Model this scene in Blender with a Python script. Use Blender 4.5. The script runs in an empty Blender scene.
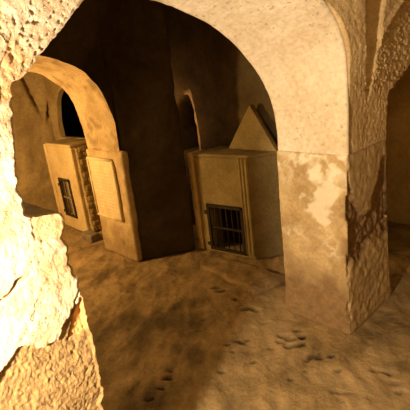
import bpy, bmesh, math, random
from mathutils import Vector, noise
random.seed(4)
C = bpy.context.scene.collection
V = Vector

# ------------------------------------------------------------------ helpers
def fbm(p, f=1.0, o=4, seed=0.0):
    q = V((p[0] * f + seed, p[1] * f - seed * .7, p[2] * f + seed * 1.3))
    s, a = 0.0, 1.0
    for _ in range(o):
        s += a * noise.noise(q)
        q = q * 2.03
        a *= .5
    return s

def sm(a, b, x):
    t = max(0.0, min(1.0, (x - a) / (b - a))) if b != a else float(x > a)
    return t * t * (3 - 2 * t)

def lerp(a, b, t):
    return a + (b - a) * t

def interp(tab, x):
    if x <= tab[0][0]: return tab[0][1]
    for (a, u), (b, v) in zip(tab, tab[1:]):
        if x <= b: return lerp(u, v, (x - a) / (b - a))
    return tab[-1][1]

def curve(pts, n):
    """smooth resample of a 2-D polyline"""
    P = [V((p[0], p[1])) for p in pts]
    out = []
    for i in range(len(P) - 1):
        p0 = P[max(i - 1, 0)]; p1 = P[i]; p2 = P[i + 1]; p3 = P[min(i + 2, len(P) - 1)]
        for k in range(12):
            t = k / 12
            out.append(.5 * ((2 * p1) + (p2 - p0) * t + (2 * p0 - 5 * p1 + 4 * p2 - p3) * t * t + (3 * p1 - p0 - 3 * p2 + p3) * t ** 3))
    out.append(P[-1])
    L = [0.0]
    for a, b in zip(out, out[1:]): L.append(L[-1] + (b - a).length)
    res = []; j = 0
    for i in range(n + 1):
        s = L[-1] * i / n
        while j < len(L) - 2 and L[j + 1] < s: j += 1
        d = L[j + 1] - L[j]
        res.append(out[j].lerp(out[j + 1], (s - L[j]) / d if d else 0))
    return res

class M:
    """mesh under construction, world coordinates, float attributes per vertex"""
    def __init__(s): s.v = []; s.f = []; s.a = []
    def grid(s, fn, nu, nv, flip=False, attr=None):
        b = len(s.v)
        for j in range(nv + 1):
            for i in range(nu + 1):
                p = V(fn(i / nu, j / nv)); s.v.append(p); s.a.append(attr(p) if attr else (0, 0))
        for j in range(nv):
            for i in range(nu):
                q = [b + j * (nu + 1) + i, b + j * (nu + 1) + i + 1, b + (j + 1) * (nu + 1) + i + 1, b + (j + 1) * (nu + 1) + i]
                s.f.append(q[::-1] if flip else q)
    def box(s, c, h, rz=0.0, tilt=0.0):
        b = len(s.v); cz, sz = math.cos(rz), math.sin(rz)
        for z in (-1, 1):
            for x, y in ((-1, -1), (1, -1), (1, 1), (-1, 1)):
                X, Y = x * h[0], y * h[1]
                s.v.append(V((c[0] + X * cz - Y * sz, c[1] + X * sz + Y * cz, c[2] + z * h[2]))); s.a.append((0, 0))
        for q in ((3, 2, 1, 0), (4, 5, 6, 7), (0, 1, 5, 4), (1, 2, 6, 5), (2, 3, 7, 6), (3, 0, 4, 7)):
            s.f.append([b + k for k in q])
    def tube(s, p, q, r, n=8):
        p, q = V(p), V(q); d = (q - p).normalized()
        x = d.orthogonal().normalized(); y = d.cross(x); b = len(s.v)
        for e in (p, q):
            for k in range(n):
                t = 2 * math.pi * k / n
                s.v.append(e + r * (x * math.cos(t) + y * math.sin(t))); s.a.append((0, 0))
        for k in range(n):
            s.f.append([b + k, b + (k + 1) % n, b + n + (k + 1) % n, b + n + k])
        s.f.append([b + k for k in range(n)][::-1]); s.f.append([b + n + k for k in range(n)])
    def rbox(s, quad, z0, z1, r=.02, res=.03, disp=None, attr=None):
        """rounded block on a four-cornered footprint; disp(p, n) moves a surface point"""
        q = [V((a[0], a[1], 0)) for a in quad]
        W = ((q[1] - q[0]).length + (q[2] - q[3]).length) / 2
        D = ((q[3] - q[0]).length + (q[2] - q[1]).length) / 2
        H = z1 - z0
        h = V((W / 2, D / 2, H / 2))
        n = [max(2, min(150, int(round(k / res)))) for k in (W, D, H)]
        def place(v):
            c = V([max(-h[k] + r, min(h[k] - r, v[k])) for k in range(3)])
            d = v - c
            d = d.normalized() if d.length > 1e-9 else V((0, 0, 1))
            w = c + d * r
            u, t = w.x / W + .5, w.y / D + .5
            g = (q[0] * (1 - u) + q[1] * u) * (1 - t) + (q[3] * (1 - u) + q[2] * u) * t
            p = V((g.x, g.y, z0 + w.z + H / 2))
            ex = (q[1] - q[0]).normalized()
            ey = V((-ex.y, ex.x, 0))
            nn = ex * d.x + ey * d.y + V((0, 0, d.z))
            return p, nn
        def face(ax, sg):
            a, b = [k for k in range(3) if k != ax]
            def fn(i, j):
                v = V((0, 0, 0)); v[ax] = sg * h[ax]; v[a] = (i * 2 - 1) * h[a]; v[b] = (j * 2 - 1) * h[b]
                p, nn = place(v)
                fn.n = nn
                return p + (disp(p, nn) if disp else V((0, 0, 0)))
            flip = (sg > 0) == (ax == 1)
            s.grid(fn, n[a], n[b], flip, attr=(lambda p: attr(p, fn.n)) if attr else None)
        for ax in range(3):
            for sg in (-1, 1): face(ax, sg)
    def build(s, name, mat, parent=None, smooth=True, merge=True, origin=None):
        me = bpy.data.meshes.new(name)
        o = bpy.data.objects.new(name, me); C.objects.link(o)
        off = V((0, 0, 0))
        if parent: off = V(parent['_w'])
        elif origin: off = V(origin); o.location = off; o['_w'] = tuple(off)
        if parent:
            o.parent = parent; o['_w'] = tuple(off)
        me.from_pydata([tuple(v - off) for v in s.v], [], s.f)
        for k, nm in enumerate(('stone', 'tint')):  # stone mask also marks painted door shade and the niche's lit rim
            at = me.attributes.new(nm, 'FLOAT', 'POINT')
            at.data.foreach_set('value', [a[k] for a in s.a])
        bm = bmesh.new(); bm.from_mesh(me)
        if merge: bmesh.ops.remove_doubles(bm, verts=bm.verts, dist=.0004)
        for f in bm.faces: f.smooth = smooth
        bm.to_mesh(me); bm.free()
        me.materials.append(mat)
        return o

def thing(name, loc, label, cat, group=None):
    o = bpy.data.objects.new(name, None); C.objects.link(o); o.location = loc; o['_w'] = tuple(loc)
    o.empty_display_size = .1
    return tag(o, label, cat, group)
def tag(o, label, cat, group=None):
    o['label'] = label; o['category'] = cat
    if group: o['group'] = group
    return o
def struct(o):
    o['kind'] = 'structure'; return o
def rough(amp, f=4, o=4, seed=0):
    return lambda p, n: n * (amp * fbm(p, f, o, seed))

# ---------------------------------------------------------------- materials
def mat(name, base, dark, stone=None, tint=None, scale=3.0, bump=.4, fine=60, pits=0.0, rough_=.9, bricks=None, stretch=(1, 1, 1)):
    m = bpy.data.materials.new(name); m.use_nodes = True
    N = m.node_tree.nodes; L = m.node_tree.links
    bs = N['Principled BSDF']; bs.inputs['Roughness'].default_value = rough_
    bs.inputs['Specular IOR Level'].default_value = .2
    geo = N.new('ShaderNodeNewGeometry')
    mp = N.new('ShaderNodeMapping'); mp.inputs['Scale'].default_value = stretch; L.new(geo.outputs['Position'], mp.inputs[0])
    def nz(sc, det=8, ro=.6, dist=0.0):
        n = N.new('ShaderNodeTexNoise'); n.inputs['Scale'].default_value = sc; n.inputs['Detail'].default_value = det
        n.inputs['Roughness'].default_value = ro; n.inputs['Distortion'].default_value = dist
        L.new(mp.outputs[0], n.inputs['Vector']); return n
    def ramp(src, a, b, ca=(0, 0, 0, 1), cb=(1, 1, 1, 1)):
        r = N.new('ShaderNodeValToRGB'); r.color_ramp.elements[0].position = a; r.color_ramp.elements[1].position = b
        r.color_ramp.elements[0].color = ca; r.color_ramp.elements[1].color = cb; L.new(src, r.inputs[0]); return r
    def mix(f, a, b):
        x = N.new('ShaderNodeMix'); x.data_type = 'RGBA'
        L.new(f, x.inputs[0])
        for s, k in ((a, 6), (b, 7)):
            if isinstance(s, tuple): x.inputs[k].default_value = s
            else: L.new(s, x.inputs[k])
        return x.outputs[2]
    c4 = lambda c: (c[0], c[1], c[2], 1)
    n1 = nz(scale, 8, .65, .4)
    col = ramp(n1.outputs[0], .36, .66, c4(dark), c4(base)).outputs[0]
    n2 = nz(fine, 4, .6)
    sp = ramp(n2.outputs[0], .3, .62, (.72, .68, .62, 1), (1, 1, 1, 1)).outputs[0]
    x = N.new('ShaderNodeMix'); x.data_type = 'RGBA'; x.blend_type = 'MULTIPLY'; x.inputs[0].default_value = .75
    L.new(col, x.inputs[6]); L.new(sp, x.inputs[7]); col = x.outputs[2]
    if stone:
        at = N.new('ShaderNodeAttribute'); at.attribute_name = 'stone'
        n3 = nz(scale * 4, 8, .7, .6)
        sc_ = ramp(n3.outputs[0], .35, .65, c4([k * .55 for k in stone]), c4(stone)).outputs[0]
        col = mix(at.outputs['Fac'], col, sc_)
    if tint:
        at2 = N.new('ShaderNodeAttribute'); at2.attribute_name = 'tint'
        col = mix(at2.outputs['Fac'], col, c4(tint))
    hts = N.new('ShaderNodeMath'); hts.operation = 'ADD'
    n4 = nz(fine * .35, 10, .7, .2)
    L.new(n1.outputs[0], hts.inputs[0]); L.new(n4.outputs[0], hts.inputs[1])
    h = hts.outputs[0]
    if pits:
        vz = N.new('ShaderNodeTexNoise'); vz.inputs['Scale'].default_value = 34; vz.inputs['Detail'].default_value = 3
        L.new(geo.outputs['Position'], vz.inputs['Vector'])
        pr = ramp(vz.outputs[0], .33, .38)
        big = nz(2.2, 3)
        msk = ramp(big.outputs[0], .42, .5).outputs[0]
        inv = N.new('ShaderNodeMath'); inv.operation = 'SUBTRACT'; inv.inputs[0].default_value = 1; L.new(pr.outputs[0], inv.inputs[1])
        mm = N.new('ShaderNodeMath'); mm.operation = 'MULTIPLY'; L.new(inv.outputs[0], mm.inputs[0]); L.new(msk, mm.inputs[1])
        m2 = N.new('ShaderNodeMath'); m2.operation = 'MULTIPLY'; L.new(mm.outputs[0], m2.inputs[0]); m2.inputs[1].default_value = pits
        col = mix(m2.outputs[0], col, c4([k * .35 for k in dark]))
        m3 = N.new('ShaderNodeMath'); m3.operation = 'SUBTRACT'; L.new(h, m3.inputs[0]); L.new(m2.outputs[0], m3.inputs[1]); h = m3.outputs[0]
    if bricks:
        br = N.new('ShaderNodeTexBrick'); mp2 = N.new('ShaderNodeMapping'); mp2.inputs['Rotation'].default_value = (math.pi / 2, 0, math.pi / 2)
        L.new(geo.outputs['Position'], mp2.inputs[0]); L.new(mp2.outputs[0], br.inputs['Vector'])
        br.inputs['Scale'].default_value = bricks; br.inputs['Mortar Size'].default_value = .03
        m4 = N.new('ShaderNodeMath'); m4.operation = 'MULTIPLY_ADD'; L.new(br.outputs['Fac'], m4.inputs[0]); m4.inputs[1].default_value = -.8; L.new(h, m4.inputs[2]); h = m4.outputs[0]
    bp = N.new('ShaderNodeBump'); bp.inputs['Strength'].default_value = bump; bp.inputs['Distance'].default_value = .02
    L.new(h, bp.inputs['Height']); L.new(bp.outputs[0], bs.inputs['Normal'])
    L.new(col, bs.inputs['Base Color'])
    return m

PL_NEAR = mat('crumbled_white_plaster', (.80, .70, .60), (.50, .36, .22), (.40, .26, .115), (.62, .34, .13), 7, .6, 110, .6)
PL_SOFF = mat('smooth_cream_plaster', (.88, .80, .68), (.74, .62, .45), (.5, .35, .18), None, 2.6, .15, 40, .5)
PL_PIER = mat('stained_cream_plaster', (.66, .50, .28), (.44, .31, .155), (.28, .17, .08), (.82, .74, .58), 6.5, .3, 50)
PL_SPAN = mat('ochre_wall_plaster', (.84, .66, .40), (.62, .45, .24), (.56, .38, .19), None, 5, .5, 70)
PL_BACK = mat('brown_wall_plaster', (.46, .34, .17), (.26, .18, .08), None, None, 2.2, .3, 30)
PL_SHADE = mat('shade_dark_wall_plaster', (.095, .070, .032), (.035, .025, .012), None, None, 1.6, .35, 28)  # shade of the unlit walls and vault put into a near-black colour
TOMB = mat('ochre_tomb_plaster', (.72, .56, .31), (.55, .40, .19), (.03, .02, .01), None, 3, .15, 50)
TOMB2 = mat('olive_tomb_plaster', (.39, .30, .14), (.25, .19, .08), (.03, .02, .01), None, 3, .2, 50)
BRICKY = mat('ochre_brick_plaster', (.60, .46, .22), (.36, .26, .11), None, None, 4, .5, 50, bricks=5)
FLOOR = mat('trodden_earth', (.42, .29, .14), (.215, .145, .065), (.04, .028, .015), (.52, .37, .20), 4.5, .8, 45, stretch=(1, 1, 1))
STONE = mat('grey_stone', (.30, .24, .15), (.18, .13, .08), None, None, 8, .4, 50)
MARBLE = mat('pale_tablet_stone', (.80, .66, .42), (.66, .52, .30), None, None, 9, .08, 80)
IRON = mat('rusty_iron', (.055, .04, .028), (.03, .02, .014), None, None, 20, .3, 90, rough_=.6)
IRONP = mat('pale_painted_iron', (.34, .28, .20), (.16, .12, .08), None, None, 20, .3, 90, rough_=.6)

# ------------------------------------------------------------ arch profiles
XF, XB = -1.16, -1.63
ZT = 2.62
B = [(2.12, 1.17), (2.125, 1.45), (2.108, 1.70), (2.035, 1.845), (1.905, 1.955), (1.74, 2.05), (1.52, 2.125), (1.29, 2.15)]
A = [(2.14, 1.17), (2.12, 1.43), (2.01, 1.64), (1.84, 1.81), (1.70, 1.90), (1.56, 1.965), (1.36, 2.03), (1.24, 2.05)]
R = [(2.60, 1.17), (2.60, 1.37), (2.635, 1.455), (2.78, 1.52), (2.93, 1.59), (3.10, 1.72), (3.30, 1.86), (3.45, 1.90)]

def hmain(y, z):
    """relief of the camera-side face between the arches (metres towards +x)"""
    s = max(0.0, (z - 1.43) / .53)
    s1 = min(s, 1.5)
    if s <= 0: return 0.0
    k = 1 - .055 * s1 / 1.16
    yl = 2.335 * k
    yw = interp([(1.43, 2.338), (1.655, 2.396), (1.96, 2.445), (2.6, 2.55)], z)
    y2 = ridge2(z) * k
    if y < yl: return .055 * s1 * sm(1.85, yl, y)
    if y < yw: return lerp(.055 * s1, -.05 * min(1, s * 5), sm(0, .010, y - yl))
    r = yw * 1.0
    up = lerp(-.05 * min(1, s * 5), .040 * s1, sm(0, .045, y - r))
    return up + .020 * s1 * max(0, 1 - abs(y - y2) / .05) - (.03 * s1 * sm(0, .2, y - y2))
def ridge2(z): return interp([(1.43, 2.35), (1.52, 2.372), (1.66, 2.42), (1.80, 2.56), (1.97, 2.83), (2.4, 3.3)], z)
def tongue(y, z):
    lim = interp([(2.1, 1.12), (2.14, 1.02), (2.2, .87), (2.36, .74), (2.42, .76), (2.52, .92), (2.6, 1.03), (2.75, 1.06)], y)
    return sm(-.012, .012, z - lim + .05 * fbm((0, y, z), 9, 4, 3))
def xface(y, z):
    p = (0, y, z)
    h = hmain(y, z)
    plaster = tongue(y, z)
    if z < 1.17:
        low = sm(.04, -.03, z - (.50 + .10 * fbm(p, 6, 3, 8) + .25 * (y - 2.4)))
        pl = max(plaster, .8 * low)
        h += -.030 * (1 - pl) + (.004 + .013 * (1 - pl)) * fbm(p, 18, 5, 2)
        st = 1 - pl
    else:
        y2 = ridge2(z) * .96
        rk = sm(0, .05, y - y2) * sm(1.45, 1.52, z) + .15 * sm(2.15, 2.3, y)
        rk = min(1, rk)
        h += .004 * fbm(p, 6, 3, 4) + (.0025 + .009 * rk) * fbm(p, 36, 5, 5)
        st = rk * .5 * sm(-.2, .3, fbm(p, 14, 3, 9) + .1)
    return h, st

# ============================================================ central pier
pier = thing('masonry_pier', (-1.40, 2.41, 0), 'square cream plastered pier with broken rubble flank carrying the vault springing and big arch', 'pier')
def d_plinth(p, n):
    d = n * (.006 * fbm(p, 4, 3, 1) + .003 * fbm(p, 22, 4, 6))
    if n.x > .7:
        h, st = xface(p.y, p.z)
        d = V((h, 0, 0)) * sm(.7, .95, n.x)
    if n.x > .2 and n.y < -.2:      # chipped arris
        c = sm(.1, .5, fbm(p, 10, 3, 7)) * sm(1.12, .95, p.z)
        d += V((-.020, .020, 0)) * c
    if p.z < .3: d += V((n.x, n.y, 0)) * .012 * sm(.3, 0, p.z)
    d += V((0, -.10 * (p.z / 1.17) * (p.y - 2.12) / .58 + (.014 * fbm(p, 9, 4, 30) if n.y > .5 else 0), 0))
    return d
def a_plinth(p, n):
    if n.x > .7:
        return (xface(p.y, p.z)[1], 0)
    low = sm(.12, -.12, p.z - (.36 + .10 * fbm(p, 5, 4, 8)))
    rg = sm(.80, .99, 1 - abs(fbm(p, 7, 5, 21))); pale = (rg * .7 * sm(-.3, .3, fbm(p, 4, 2, 77)) + .8 * sm(.0, .5, fbm(p, 13, 5, 3) + .7 - 6 * math.hypot(p.x + 1.33, (p.z - .93) * .6)) + .5 * sm(-.1, .5, fbm(p, 9, 5, 4)) * sm(.95, 1.05, p.z)) * sm(.4, .62, p.z)
    ed = sm(-1.23, -1.17, p.x) * sm(.1, .5, fbm(p, 12, 3, 7)) * sm(1.12, .95, p.z)
    return (max(low * .9, ed * .7), pale)
m = M(); m.rbox([(-1.655, 2.115), (-1.16, 2.115), (-1.16, 2.70), (-1.655, 2.70)], 0, 1.172, .016, .0095, d_plinth, a_plinth)
m.build('plinth', PL_PIER, pier)

NT, NU = 200, 170
cB, cA, cR = curve(B, NT), curve(A, NT), curve(R, NT)
def yend(z):   # right flank
    return 0
m = M()
def fr(u, t):
    k = int(round(t * NT)); b, r = cB[k], cR[k]
    y, z = lerp(b.x, r.x, u), lerp(b.y, r.y, u)
    h, st = xface(y, z)
    e = sm(0, .03, u); h = max(h, -.003 - u * .1)
    if u > .98: y += .012 * fbm((0, y, z), 25, 4, 2)
    fr.s = st
    return (XF + h * e, y, z)
m.grid(fr, NU, NT, attr=lambda p: (fr.s, 0))
def bk(u, t):
    k = int(round(t * NT)); b, r = cA[k], cR[k]
    return (XB, lerp(b.x + .03, r.x, u), lerp(b.y + .03 * (k > 0), r.y, u))
m.grid(bk, 20, NT, True)
def inner(u, t):
    k = int(round(t * NT)); b, a = cB[k], cA[k]
    o = .0 if u < .5 else .03
    return (lerp(XF, XB, u), lerp(b.x, a.x + .03, u), lerp(b.y, a.y + .03 * (k > 0), u))
m.grid(inner, 6, NT, True)
def rs(u, t):
    k = int(round(t * NT)); r = cR[k]
    y, z = r.x, r.y
    h, st = xface(y, z)
    yy = y + .012 * fbm((0, y, z), 25, 4, 2)
    return (lerp(XF + h, XB, u), lerp(yy, y, u), z)
m.grid(rs, 12, NT, attr=lambda p: (.7, 0))
# masonry above the crowns up to the vault
def top(u, t):
    b, r = cB[NT], cR[NT]
    y = lerp(b.x, r.x, u); z = lerp(lerp(b.y, r.y, u), ZT, t)
    h, st = xface(y, z); return (XF + h * sm(0, .03, u), y, z)
m.grid(top, NU, 20)
m.grid(lambda u, t: (XB, lerp(cA[NT].x + .03, cR[NT].x, u), lerp(lerp(cA[NT].y + .03, cR[NT].y, u), ZT, t)), 20, 6, True)
m.grid(lambda u, t: (lerp(XB, XF, u), lerp(lerp(cA[NT].x + .03, cB[NT].x, u), lerp(cR[NT].x, cR[NT].x, u), t), ZT), 4, 20)
m.build('spandrel', PL_SPAN, pier)
# smooth soffit lining
m = M()
def sof(off):
    def fn(u, t):
        k = int(round(t * NT)); b, a = cB[k], cA[k]
        y, z = lerp(b.x, a.x, u), lerp(b.y, a.y, u)
        k2 = min(k + 1, NT); k1 = max(k - 1, 0)
        tg = (cA[k2] - cA[k1]).normalized(); n = V((-tg.y, tg.x))   # towards the opening
        if n.x > 0 and n.y > 0: n = -n
        d = .012 + .004 * fbm((lerp(XF, XB, u), y, z), 5, 3, 3) + .0015 * fbm((lerp(XF, XB, u), y, z), 24, 3, 3)
        if off: d -= .030
        return (lerp(XF + .004, XB - .012, u) , y + n.x * d, z + n.y * d)
    return fn
m.grid(sof(0), 40, NT, True); m.grid(sof(1), 40, NT)
def strip(u0):
    f0, f1 = sof(0), sof(1)
    return lambda u, t: V(f0(u0, t)).lerp(V(f1(u0, t)), u)
m.grid(strip(0), 2, NT); m.grid(strip(1), 2, NT, True)
m.grid(lambda u, t: V(sof(0)(t, 0)).lerp(V(sof(1)(t, 0)), u), 2, 40)
m.grid(lambda u, t: V(sof(0)(t, 1)).lerp(V(sof(1)(t, 1)), u), 2, 40, True)
o = m.build('soffit', PL_SOFF, pier); o['label'] = 'smooth pale plaster lining under the arch'

# ========================================================= near rubble pier
NE = [(.47, 0), (.462, .40), (.454, .648), (.468, .702), (.475, .859), (.474, .97), (.471, 1.095), (.473, 1.136), (.459, 1.193), (.466, 1.249),
      (.459, 1.288), (.471, 1.313), (.463, 1.357), (.385, 1.372), (.372, 1.40), (.373, 1.49), (.395, 1.613), (.412, 1.70), (.420, 1.728), (.458, 1.746),
      (.505, 1.79), (.578, 1.85), (.665, 1.925), (.80, 2.02), (1.0, 2.105), (1.15, 2.14), (1.29, 2.15)]
NTN = 620; cE = curve(NE, NTN)
near = thing('rubble_pier', (-1.40, -.2, 0), 'glaring white crumbling plaster pier edge close by, with exposed rubble below and arch haunch above', 'pier')
def nearface(y, z):
    p = (0, y, z)
    zb = interp([(-.9, .9), (.166, .95), (.19, .966), (.3, 1.0), (.37, .96), (.44, 1.05), (.47, 1.085), (.6, 1.1)], y)
    pl = sm(-.006, .006, z - zb + .035 * fbm(p, 14, 4, 3))
    tint = 0.0
    def patch(y0, y1, z0, z1, k=.02):
        q = .016 * fbm(p, 22, 4, 11)
        return sm(-.004, .004, min(y - y0, y1 - y, z - z0, z1 - z) + q)
    br = patch(.385, .60, 1.285, 1.37); tr = patch(.47 - .55 * max(0, 1.075 - z), .6, .955, 1.09)
    tint = max(br * .55, tr * .9)
    up = sm(1.60, 1.68, z + .3 * (.35 - y) + .05 * fbm(p, 7, 3, 1)) 
    bare = up * sm(-.02, .08, fbm((0, y * 1.8 - z * .6, z * .8), 8, 4, 31)) * sm(.52, .44, y) * .8
    crack = 0.0
    ln = 1.262 - .10 * max(0, .45 - y) / .25 + .02 * fbm(p, 12, 3, 2)
    if y > .22: crack = sm(.006, .0015, abs(z - ln)) * sm(.0, .3, .25 + fbm(p, 6, 2, 5))
    ln2 = interp([(.955, .405), (1.0, .425), (1.07, .445), (1.1, .47)], z) + .008 * fbm(p, 18, 3, 2)
    if .95 < z < 1.1: crack = max(crack, sm(.005, .001, abs(y - ln2)))
    pit = sm(.36, .5, fbm(p, 75, 2, 13)) * (.15 + .85 * up * sm(-.1, .25, fbm(p, 6, 2, 61)))
    h = .008 * fbm(p, 4, 2, 4) + .003 * fbm(p, 40, 4, 6)
    h += -.014 * (1 - pl) + (1 - pl) * (.006 * fbm((0, y + z * .5, z * 1.3), 9, 3, 19) + .0035 * fbm(p, 90, 4, 9))
    h += -.010 * tr - .004 * br - .004 * bare - .016 * crack - .006 * pit * pl
    h += .005 * bare * fbm(p, 40, 4, 2)
    st = max(1 - pl, bare, crack, pit * .7 * pl)
    st = max(1 - pl, bare * .3, crack, pit * .7 * pl); tint = max(tint, bare * .55)
    return h, st, tint if st < .9 or tr > .5 else 0
def ragged(c, k):
    y, z = c.x, c.y
    a = .012 if z > .95 else .008
    return y + a * .7 * fbm((0, y, z), 38, 4, 17) * (1 if k < NTN - 60 else 0)
m = M()
NV = 210
def nf(u, t):
    k = int(round(t * NTN)); c = cE[k]
    ye = ragged(c, k); z = c.y
    y = lerp(-1.55, 0, u / .1) if u < .1 else lerp(0, ye, ((u - .1) / .9) ** .8)
    w = u
    h, st, ti = nearface(y, z); nf.s = (st, ti)
    e = sm(1.0, .975, w)
    return (XF + h * e - .006 * (1 - e), y, z)
m.grid(nf, NV, NTN, attr=lambda p: nf.s)
def nj(u, t):
    k = int(round(t * NTN)); c = cE[k]; y = ragged(c, k)
    q = (u, y, c.y)
    return (lerp(XF - .006, XB, u), y - .02 * u + .01 * math.sin(u * math.pi) * fbm((u, y, c.y), 12, 3), c.y - .10 * u * sm(.75, 1.24, y))
m.grid(nj, 12, NTN, attr=lambda p: (.6, 0))
m.grid(lambda u, t: (XB, lerp(-1.55, ragged(cE[int(round(t * NTN))], int(round(t * NTN))) - .02, u), cE[int(round(t * NTN))].y - .10 * u * sm(.75, 1.24, cE[int(round(t * NTN))].x)), 12, NTN, True)
m.grid(lambda u, t: (XF, lerp(-1.55, 1.29, u), lerp(2.15, ZT, t)), 30, 6)
m.grid(lambda u, t: (XB, lerp(-1.55, 1.27, u), lerp(2.15 - .10 * sm(.75, 1.24, lerp(-1.55, 1.27, u)), ZT, t)), 60, 6, True)
m.grid(lambda u, t: (lerp(XB, XF, u), lerp(-1.55, 1.29, t), ZT), 4, 20)
m.build('pier_body', PL_NEAR, near)

# ================================================== inner pier, tablet, arch
P2 = (-3.60, 2.1, 0)
pier2 = thing('masonry_pier', P2, 'ochre plastered pier holding the framed tablet, carrying the small side arch', 'pier')
m = M(); m.rbox([(-3.93, 1.965), (-3.285, 1.965), (-3.275, 2.03), (-3.93, 2.03)], 0, 1.105, .02, .02, lambda p, n: n * (.010 * fbm(p, 4, 3, 5) + .003 * fbm(p, 20, 3)) + V((.05 * (p.z - .55) if p.x > -3.5 else 0, 0, 0)), lambda p, n: (.5 * sm(.45, .1, p.z + .2 * fbm(p, 5, 3, 2)), 0))
m.build('plinth', PL_PIER, pier2)
F2 = [(1.985, 1.10), (1.985, 1.35), (1.93, 1.61), (1.79, 1.81), (1.60, 1.915), (1.42, 1.97), (1.08, 2.0), (.74, 1.97), (.56, 1.915), (.37, 1.81), (.23, 1.61), (.17, 1.35), (.17, 1.10)]
G2 = [(1.99, 1.10), (1.975, 1.30), (1.94, 1.53), (1.865, 1.69), (1.75, 1.80), (1.62, 1.87), (1.08, 1.94), (.54, 1.87), (.41, 1.80), (.29, 1.69), (.22, 1.53), (.18, 1.30), (.17, 1.10)]
N2 = 150; c2, g2 = curve(F2, N2), curve(G2, N2)
X2F, X2B = -3.31, -3.90
BACKW = mat('dim_recess_plaster', (.15, .11, .05), (.07, .05, .022), (.80, .60, .36), None, 2.0, .35, 28)  # third colour is for the painted lit edge of the niche
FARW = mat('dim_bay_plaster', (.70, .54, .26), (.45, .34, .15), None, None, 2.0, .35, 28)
def wob(p, a=.012): return a * fbm(p, 4, 3, 7)
m = M()
def s2(u, t):
    k = int(round(t * N2)); y, z = lerp(c2[k].x, g2[k].x, u), lerp(c2[k].y, g2[k].y, u); x = lerp(X2F, X2B, u)
    d = wob((x, y, z)); return (x, y + d * (1 if y < 1.08 else -1), z - abs(d))
m.grid(s2, 24, N2, True, attr=lambda p: (.6 * sm(.15, .5, fbm(p, 7, 4, 3)), 0))
def up2(X, cc, flip, u0):
    def fn(u, t):
        k = int(round(t * N2)); a = V(s2(u0, t))
        yo = lerp(2.05, .10, t)
        return (X, lerp(a.y, yo if cc else yo, u), lerp(a.z, ZT if 0 else ZT, u) if False else lerp(a.z, max(a.z, ZT), u))
    m.grid(fn, 14, N2, flip)
m.build('arch_ring', PL_PIER, pier2); m = M()
up2(X2F, 1, False, 0); up2(X2B, 1, True, 1)
m.grid(lambda u, t: (lerp(X2F, X2B, u), lerp(2.05, .10, t), ZT), 4, 20)
m.build('spandrel', PL_SHADE, pier2)

tb = thing('memorial_tablet', (-3.66, 1.955, .42), 'pale rectangular stone tablet with raised rim and faint worn lines set on the ochre pier', 'tablet')
tx0, tx1, tz0, tz1 = -3.885, -3.42, .425, 1.02
m = M(); m.rbox([(tx0, 1.950), (tx1, 1.950), (tx1, 1.972), (tx0, 1.972)], tz0, tz1, .004, .008,
    lambda p, n: V((0, .0035 * (1 if (p.z - tz0) % .034 < .011 and tx0 + .06 < p.x < tx1 - .06 - .05 * (math.sin(p.z * 91) > .2) and tz0 + .05 < p.z < tz1 - .05 else 0), 0)) if n.y < -.9 else V((0, 0, 0)))
m.build('panel', MARBLE, tb)
m = M(); r = .014
for a, b in (((tx0, tz0), (tx1, tz0)), ((tx1, tz0), (tx1, tz1)), ((tx1, tz1), (tx0, tz1)), ((tx0, tz1), (tx0, tz0))):
    m.tube((a[0], 1.950, a[1]), (b[0], 1.950, b[1]), r, 10)
m.build('rim', MARBLE, tb)

# ========================================================= setting: walls
def wallgrid(fn, nu, nv, flip=False): m_ = M(); m_.grid(fn, nu, nv, flip); return m_
# solid between the small arch and the tomb recess
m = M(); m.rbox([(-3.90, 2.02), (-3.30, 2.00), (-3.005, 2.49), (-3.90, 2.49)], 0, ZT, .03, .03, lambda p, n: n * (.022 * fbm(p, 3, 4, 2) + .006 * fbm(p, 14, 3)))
struct(m.build('wall_middle', PL_SHADE))
m = M(); m.rbox([(-3.90, -1.55), (-3.31, -1.55), (-3.31, .18), (-3.90, .18)], 0, ZT, .03, .05, rough(.02, 3))
struct(m.build('wall_passage', PL_BACK))
# left chamber wall x=-5.7 with vault springing
def leftwall(u, t):
    y, z = lerp(-1.6, 2.47, u), lerp(0, ZT, t)
    p = (0, y, z); h = .02 * fbm(p, 3, 4, 9) + .006 * fbm(p, 14, 4)
    s = max(0, z - 1.26)
    la, lb = 2.355 - .27 * s, 2.355 + .33 * s
    if s > 0:
        h += .03 * min(1, s * 3) * sm(la - .3, la - .03, y) * sm(la + .005, la - .03, y) if y < la else 0
        if la <= y: h += lerp(-.03 * min(1, s * 4), .16 * s, min(1, (y - la) / (lb - la + .001))) if y < lb else lerp(.16 * s, -.12 * min(1, s * 4), sm(0, .012, y - lb)) + .10 * min(1, s * 4) * sm(.02, .12, y - lb)
    elif z > .9:
        pass
    return (-5.70 + h, y, z)
struct(wallgrid(leftwall, 150, 90).build('wall_left', PL_BACK))
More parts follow.
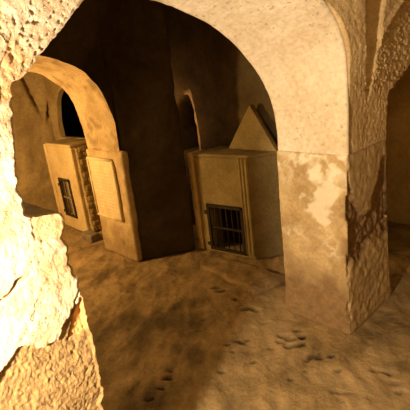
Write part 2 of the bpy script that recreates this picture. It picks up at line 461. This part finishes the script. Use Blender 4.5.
# wall behind the lit tomb with an arched window opening
def arched_wall(name, y, x0, x1, wx0, wx1, sill, spring, apex, ax, depth, material, rim=0, zt=ZT, back=True):
    """wall facing -y with a pointed-round opening that leads into a deep dark recess"""
    n = 40
    P = [(wx0, sill), (wx0, (sill + spring) / 2), (wx0, spring), (lerp(wx0, ax, .25), lerp(spring, apex, .62)), (lerp(wx0, ax, .6), lerp(spring, apex, .9)), (ax, apex),
         (lerp(ax, wx1, .45), lerp(apex, spring, .14)), (lerp(ax, wx1, .78), lerp(apex, spring, .45)), (wx1, spring), (wx1, (sill + spring) / 2), (wx1, sill)]
    c = curve(P, n)
    m = M()
    def q(x, z): 
        p = (x, y, z); return y + .014 * fbm(p, 4, 4, 3) + .004 * fbm(p, 18, 3)
    xs = (wx0 + wx1) / 2
    m.grid(lambda u, t: (lerp(x0, wx0 - rim, u), q(lerp(x0, wx0 - rim, u), lerp(0, zt, t)), lerp(0, zt, t)), 30, 70)
    m.grid(lambda u, t: (lerp(wx1 + rim, x1, u), q(lerp(wx1 + rim, x1, u), lerp(0, zt, t)), lerp(0, zt, t)), 40, 70)
    m.grid(lambda u, t: (lerp(wx0 - rim, wx1 + rim, u), q(lerp(wx0 - rim, wx1 + rim, u), lerp(0, sill, t)), lerp(0, sill, t)), 12, 20)
    def above(u, t):
        k = int(round(u * n)); a = c[k]
        ra = (a.x + rim * (-1 if a.x < ax else 1), a.y + rim * .6)
        if a.y <= spring + 1e-6: ra = (wx0 - rim if a.x < ax else wx1 + rim, a.y)
        x = ra[0]; X = lerp(wx0 - rim, wx1 + rim, u); 
        px, pz = lerp(ra[0], X, t), lerp(ra[1], zt, t)
        return (px, q(px, pz), pz)
    m.grid(above, n, 24)
    def jamb(u, t):
        k = int(round(u * n)); a = c[k]
        wv = .012 * fbm((a.x, a.y, t), 14, 3, 5) if rim else 0
        if t < .5:
            r0 = (a.x + rim * (-1 if a.x < ax else 1), a.y + rim * .6) if a.y > spring else (a.x + rim * (-1 if a.x < ax else 1), a.y)
            s = t * 2
            return (lerp(r0[0], a.x + wv, s), lerp(q(*r0), y + max(.01, rim * .4), s), lerp(r0[1], a.y, s))
        return (a.x + wv, lerp(y + max(.01, rim * .4), y + depth, t * 2 - 1), a.y)
    m.grid(jamb, n, 8, True, attr=lambda p: (.9 if rim and p.y < y + .075 and p.x > ax - .03 else 0, 0))  # right rim painted paler to stand in for its lit edge
    m.grid(lambda u, t: (lerp(wx0, wx1, u), lerp(y, y + depth, t), sill), 6, 4)
    if back: m.grid(lambda u, t: (lerp(wx0 - .3, wx1 + .3, u), y + depth, lerp(sill - .1, apex + .1, t)), 4, 4)
    return struct(m.build(name, material))
arched_wall('wall_window', 2.45, -5.72, -3.88, -5.50, -4.73, 1.09, 1.30, 1.72, -5.08, .06, PL_BACK, back=False)
m = M()
m.grid(lambda u, t: (lerp(-6.2, -4.2, u), 4.6, lerp(.6, ZT, t)), 8, 8)
m.grid(lambda u, t: (-6.2, lerp(2.53, 4.6, u), lerp(.6, ZT, t)), 8, 8)
m.grid(lambda u, t: (-4.2, lerp(2.53, 4.6, u), lerp(.6, ZT, t)), 8, 8, True)
m.grid(lambda u, t: (lerp(-6.2, -4.2, u), lerp(2.53, 4.6, t), .6), 8, 8)
m.grid(lambda u, t: (lerp(-6.2, -4.2, u), lerp(2.53, 4.6, t), ZT), 8, 8, True)
struct(m.build('wall_chamber', PL_SHADE))  # darkness behind the opening painted as near-black walls
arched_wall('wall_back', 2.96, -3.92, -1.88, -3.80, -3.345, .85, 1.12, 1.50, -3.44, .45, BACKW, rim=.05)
m = M()
m.grid(lambda u, t: (-1.88 + wob((0, lerp(2.96, 4.1, u), t), .02), lerp(2.96, 4.1, u), lerp(0, ZT, t)), 12, 20)
m.grid(lambda u, t: (lerp(-1.88, 2.0, u), 4.1 + wob((lerp(-1.88, 2, u), 0, t * 3), .03), lerp(0, ZT, t)), 40, 30)
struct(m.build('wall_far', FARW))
struct(wallgrid(lambda u, t: (2.0, lerp(-1.6, 4.15, u), lerp(0, ZT, t)), 20, 10, True).build('wall_right', PL_BACK))
struct(wallgrid(lambda u, t: (lerp(-5.75, 2.0, u), -1.58, lerp(0, ZT, t)), 20, 10, True).build('wall_front', PL_BACK))
struct(wallgrid(lambda u, t: (lerp(-5.75, 2.02, u), lerp(-1.6, 4.15, t), ZT + .03 * fbm((u * 7, t * 5, 0), 1.5, 3)), 60, 50, True).build('ceiling', PL_SHADE))

# ------------------------------------------------------------------- floor
SPOTS = [(215, 288, .05), (223, 291, .05), (236, 299, .035), (241, 305, .03), (250, 308, .06), (257, 310, .03), (205, 319, .03), (243, 343, .035), (238, 341, .03), (285, 335, .05), (293, 338, .05),
         (302, 336, .045), (300, 344, .05), (291, 345, .04), (312, 356, .06), (319, 358, .035), (331, 357, .03), (298, 330, .03), (280, 341, .03), (271, 348, .02), (339, 371, .03), (398, 381, .04), (390, 372, .03),
         (253, 362, .03), (222, 372, .02), (345, 393, .02), (350, 393, .018), (340, 393, .018), (335, 392, .015), (166, 378, .035), (170, 371, .03), (160, 388, .035), (151, 398, .03), (232, 352, .02), (247, 340, .02), (227, 345, .02), (199, 330, .02), (265, 322, .025), (306, 370, .02), (377, 370, .03), (401, 390, .03), (290, 378, .02)]
fw, ri, up_ = V((-.7143, .6320, -.3007)), V((.6851, .7191, -.1162)), V((-.1428, .2890, .9466))
H0 = 1.7
def onfloor(x, y):
    d = fw + ri * ((x - 205) / 420) + up_ * ((205 - y) / 420)
    t = -H0 / d.z; return V((d.x * t, d.y * t))
SP = [(onfloor(a, b), s) for a, b, s in SPOTS]
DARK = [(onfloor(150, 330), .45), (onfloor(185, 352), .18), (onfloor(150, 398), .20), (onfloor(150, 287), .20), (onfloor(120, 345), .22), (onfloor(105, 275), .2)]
def floor_fn(u, t):
    x, y = lerp(-5.75, .6, u), lerp(-.3, 3.4, t)
    p = (x, y, 0)
    a = (x * .75 + y * .66); b = (-x * .66 + y * .75)
    z = .018 * fbm((a * 2.2, b * .8, 0), 1.6, 4, 3) + .008 * fbm((a*1.5, b*.8, 0), 9, 5, 7)
    z += .006 * (1 - abs(fbm((a * 3, b * 1.1, 0), 2, 3, 15))) - .006
    st = 0.0
    q = V((x, y))
    for c, s in SP:
        d = q - c
        if abs(d.x) < s * 2 and abs(d.y) < s * 2:
            dx = d.dot(V((.69, .72))); dy = d.dot(V((-.72, .69)))
            r = math.hypot(dx / s, dy / (s * .55)) + .55 * fbm(p, 28, 3, 5)
            st = max(st, sm(.95, .6, r))
    z -= .016 * st
    ti = sm(.05, .5, fbm((a * 1.4, b * 1.0, 0), 1.3, 4, 40))
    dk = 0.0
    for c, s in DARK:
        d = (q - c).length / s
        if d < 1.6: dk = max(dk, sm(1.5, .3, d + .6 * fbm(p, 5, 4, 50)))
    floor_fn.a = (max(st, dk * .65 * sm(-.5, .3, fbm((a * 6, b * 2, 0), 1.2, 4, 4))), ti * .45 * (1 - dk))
    # gentle rise against masonry
    return (x, y, z)
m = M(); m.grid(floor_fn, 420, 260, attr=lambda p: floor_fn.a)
# plain margins outside the seen area
m.grid(lambda u, t: (lerp(.6, 2.0, u), lerp(-1.6, 4.15, t), 0), 8, 20)
m.grid(lambda u, t: (lerp(-5.75, .6, u), lerp(-1.6, -.3, t), 0), 20, 8)
m.grid(lambda u, t: (lerp(-5.75, .6, u), lerp(3.4, 4.15, t), 0), 20, 6)
struct(m.build('floor', FLOOR))

# low worn step before the dim tomb
m = M(); m.rbox([(-2.95, 2.30), (-1.96, 2.14), (-1.90, 2.50), (-2.37, 2.62), (-2.95, 2.53)][:3] + [(-2.93, 2.52)], -.03, .05, .03, .02, lambda p, n: V((0, -.03 * fbm(p, 5, 3), -.02 * abs(fbm(p, 6, 3, 2)) - .05 * sm(-2.35, -2.9, p.x))) if p.z > 0 else V((0, 0, 0)))
tag(m.build('stone_step', FLOOR, origin=(-2.4, 2.4, 0)), 'low worn earth-covered step lying before the dim recessed tomb', 'step')
m = M(); m.rbox([(-4.47, 1.97), (-4.24, 1.97), (-4.24, 2.085), (-4.47, 2.085)], 0, .085, .008, .012, rough(.004, 12))
tag(m.build('stone_block', STONE, origin=(-4.355, 2.03, 0)), 'small grey stone block on the floor at the foot of the bright tomb', 'block')

# -------------------------------------------------------------- tomb chests
def tomb(root, foot, H, door, material, side, lidmat, over, iron, ironb, nb, bricky=None):
    q = [V((a, b, 0)) for a, b in foot]
    ex = (q[1] - q[0]).normalized(); ey = V((-ex.y, ex.x, 0)); ang = math.atan2(ex.y, ex.x)
    u0, u1, z0, z1 = door; o0 = q[0]
    def dsp(p, n):
        d = n * (.006 * fbm(p, 4, 3, 2) + .002 * fbm(p, 22, 3))
        u = (p - o0).dot(ex)
        if n.dot(ey) < -.9 and u0 < u < u1 and z0 < p.z < z1: d = ey * .24
        return d
    m = M(); m.rbox(foot, 0, H - .03, .012, .0125, dsp, lambda p, n: (1.0 if (p - o0).dot(ey) > .05 and u0 - .02 < (p - o0).dot(ex) < u1 + .02 and z0 - .02 < p.z < z1 + .02 and n.dot(ey) < -.9 else 0, 0)); m.build('body', material, root)  # door recess coloured near black to stand in for its shade
    m = M()
    lf = [q[0] - ex * over - ey * over, q[1] + ex * over - ey * over, q[2] + ex * over, q[3] - ex * over]
    m.rbox([(a.x, a.y) for a in lf], H - .032, H, .008, .02, rough(.004, 7)); m.build('lid', lidmat, root)
    def P(u, dep, z): return o0 + ex * u + ey * dep + V((0, 0, z))
    m = M(); b = .013
    for (ua, ub, za, zb) in ((u0, u0 + 2 * b, z0, z1), (u1 - 2 * b, u1, z0, z1), (u0, u1, z0, z0 + 2 * b), (u0, u1, z1 - 2 * b, z1)):
        m.box(P((ua + ub) / 2, -.004, (za + zb) / 2), ((ub - ua) / 2, .011, (zb - za) / 2), ang)
    door_ = m.build('grille_door', iron, root, smooth=False)
    zc = lerp(z0, z1, .5)
    m = M(); m.box(P((u0 + u1) / 2, .006, zc), ((u1 - u0) / 2 - b, .006, .010), ang); m.build('crossbar', ironb, door_, smooth=False)
    for k in range(nb):
        u = lerp(u0 + b, u1 - b, (k + 1) / (nb + 1))
        m = M(); m.tube(P(u, .016, z0 + b), P(u, .016, z1 - b), .0055, 8); m.build('bar', ironb, door_)
    for zz in (lerp(z0, z1, .12), lerp(z0, z1, .82)):
        m = M(); m.box(P(u0 - .012, -.008, zz), (.016, .010, .017), ang); m.build('hinge', iron, root, smooth=False)
    return P, ang
t2 = thing('tomb_chest', (-2.65, 2.8, 0), 'dim olive plastered tomb chest in the dark recess, with the gable slab on top', 'tomb')
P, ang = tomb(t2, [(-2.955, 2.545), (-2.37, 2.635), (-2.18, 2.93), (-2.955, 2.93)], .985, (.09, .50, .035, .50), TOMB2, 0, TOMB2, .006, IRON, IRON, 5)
m = M(); c0 = P(-.035, 0, 0)
e = V((math.cos(ang), math.sin(ang), 0)); nrm = V((-e.y, e.x, 0))
a0 = P(-.085, -.005, 0); a1 = P(-.012, -.005, 0)
m.rbox([(a0.x, a0.y), (a1.x, a1.y), ((a1 + nrm * .2).x, (a1 + nrm * .2).y), ((a0 + nrm * .2).x, (a0 + nrm * .2).y)], 0, .985, .008, .015, rough(.008, 9)); m.build('pilaster', TOMB, t2)
for u, r_ in ((.505, .014), (.540, .020), (.578, .022)):
    m = M()
    b0 = P(u, .004, 0)
    m.grid(lambda a, t: (b0.x + (r_ + .004 * fbm((a * 3, 0, t * 5), 3, 3)) * math.cos(a * 2 * math.pi), b0.y + r_ * math.sin(a * 2 * math.pi), lerp(.045, .955, t)), 14, 50, False)
    m.build('corner_moulding', TOMB2, t2)

t1 = thing('tomb_chest', (-4.9, 2.27, 0), 'brightly lit ochre tomb chest with barred door, seen through the small side arch', 'tomb')
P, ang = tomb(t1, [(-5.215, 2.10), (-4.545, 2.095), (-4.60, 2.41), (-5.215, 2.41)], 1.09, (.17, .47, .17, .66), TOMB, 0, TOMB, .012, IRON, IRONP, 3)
m = M(); m.rbox([(-4.56, 2.15), (-4.520, 2.15), (-4.555, 2.40), (-4.60, 2.40)], .02, 1.04, .006, .011, lambda p, n: n * (.008 * fbm(p, 10) + (.014 if n.x > .5 and (p.z % .075) > .02 and ((p.y + (.06 if int(p.z / .075) % 2 else 0)) % .13) > .025 else 0))); m.build('brick_flank', BRICKY, t1)
m = M(); m.rbox([(-5.275, 2.085), (-5.215, 2.085), (-5.215, 2.3), (-5.275, 2.3)], 0, 1.075, .008, .02, rough(.005, 9)); m.build('pilaster', TOMB, t1)

# triangular slab resting on the dim tomb, leaning on the wall
m = M()
tri = [V((-2.765, 2.83, .985)), V((-2.20, 2.83, .985)), V((-2.50, 2.87, 1.375))]
back = [p + V((0, .055, 0)) for p in tri]
n = 22
def tr(u, t, pts): 
    a = pts[0].lerp(pts[1], u); return a.lerp(pts[2], t)
m.grid(lambda u, t: tr(u, t, tri) + V((0, .004 * fbm(tr(u, t, tri), 9, 3), 0)), n, n)
m.grid(lambda u, t: tr(u, t, back), n, n, True)
m.grid(lambda u, t: tr(0, t, tri).lerp(tr(0, t, back), u), 2, n, True)
m.grid(lambda u, t: tr(1, t, tri).lerp(tr(1, t, back), u), 2, n)
m.grid(lambda u, t: tr(t, 0, tri).lerp(tr(t, 0, back), u), 2, n)
tag(m.build('gable_slab', TOMB2, origin=(-2.49, 2.86, .985)), 'triangular plastered gable slab standing on top of the dim recessed tomb', 'slab')

# ------------------------------------------------------------------ lights
def lamp(name, loc, watts, col, rad, kind='POINT', aim=None, size=None, blend=.6):
    l = bpy.data.lights.new(name, kind); l.energy = watts; l.color = col; l.shadow_soft_size = rad
    o = bpy.data.objects.new(name, l); C.objects.link(o); o.location = loc
    if kind == 'SPOT':
        l.spot_size = size; l.spot_blend = blend
        o.rotation_euler = (V(aim) - V(loc)).to_track_quat('-Z', 'Y').to_euler()
    return o
lamp('flood_lamp', (-.76, -.38, 1.32), 230, (1, .78, .49), .05)
lamp('side_chamber_lamp', (-4.25, .45, 1.35), 170, (1, .62, .22), .05)
lamp('niche_lamp', (-3.72, 2.66, 1.25), 6, (1, .52, .2), .02)
lamp('crypt_fill_light', (-.02, .45, 2.42), 18, (1, .70, .28), .10)  # added fill for the camera side, no known lamp hangs here

w = bpy.data.worlds.new('World'); bpy.context.scene.world = w; w.use_nodes = True
w.node_tree.nodes['Background'].inputs[0].default_value = (.01, .007, .003, 1)

# ------------------------------------------------------------------ camera
cam = bpy.data.cameras.new('camera'); co = bpy.data.objects.new('camera', cam); C.objects.link(co)
cam.sensor_width = 36; cam.lens = 36 * 420 / 410; cam.clip_start = .02
from mathutils import Matrix
R3 = Matrix((ri, up_, -fw)).transposed()
co.matrix_world = Matrix.Translation((0, 0, H0)) @ R3.to_4x4()
sc = bpy.context.scene; sc.camera = co
sc.view_settings.view_transform = 'Standard'; sc.view_settings.look = 'None'
sc.view_settings.exposure = 0; sc.view_settings.gamma = 1; sc.view_settings.use_curve_mapping = False
for o in C.objects:
    if '_w' in o: del o['_w']
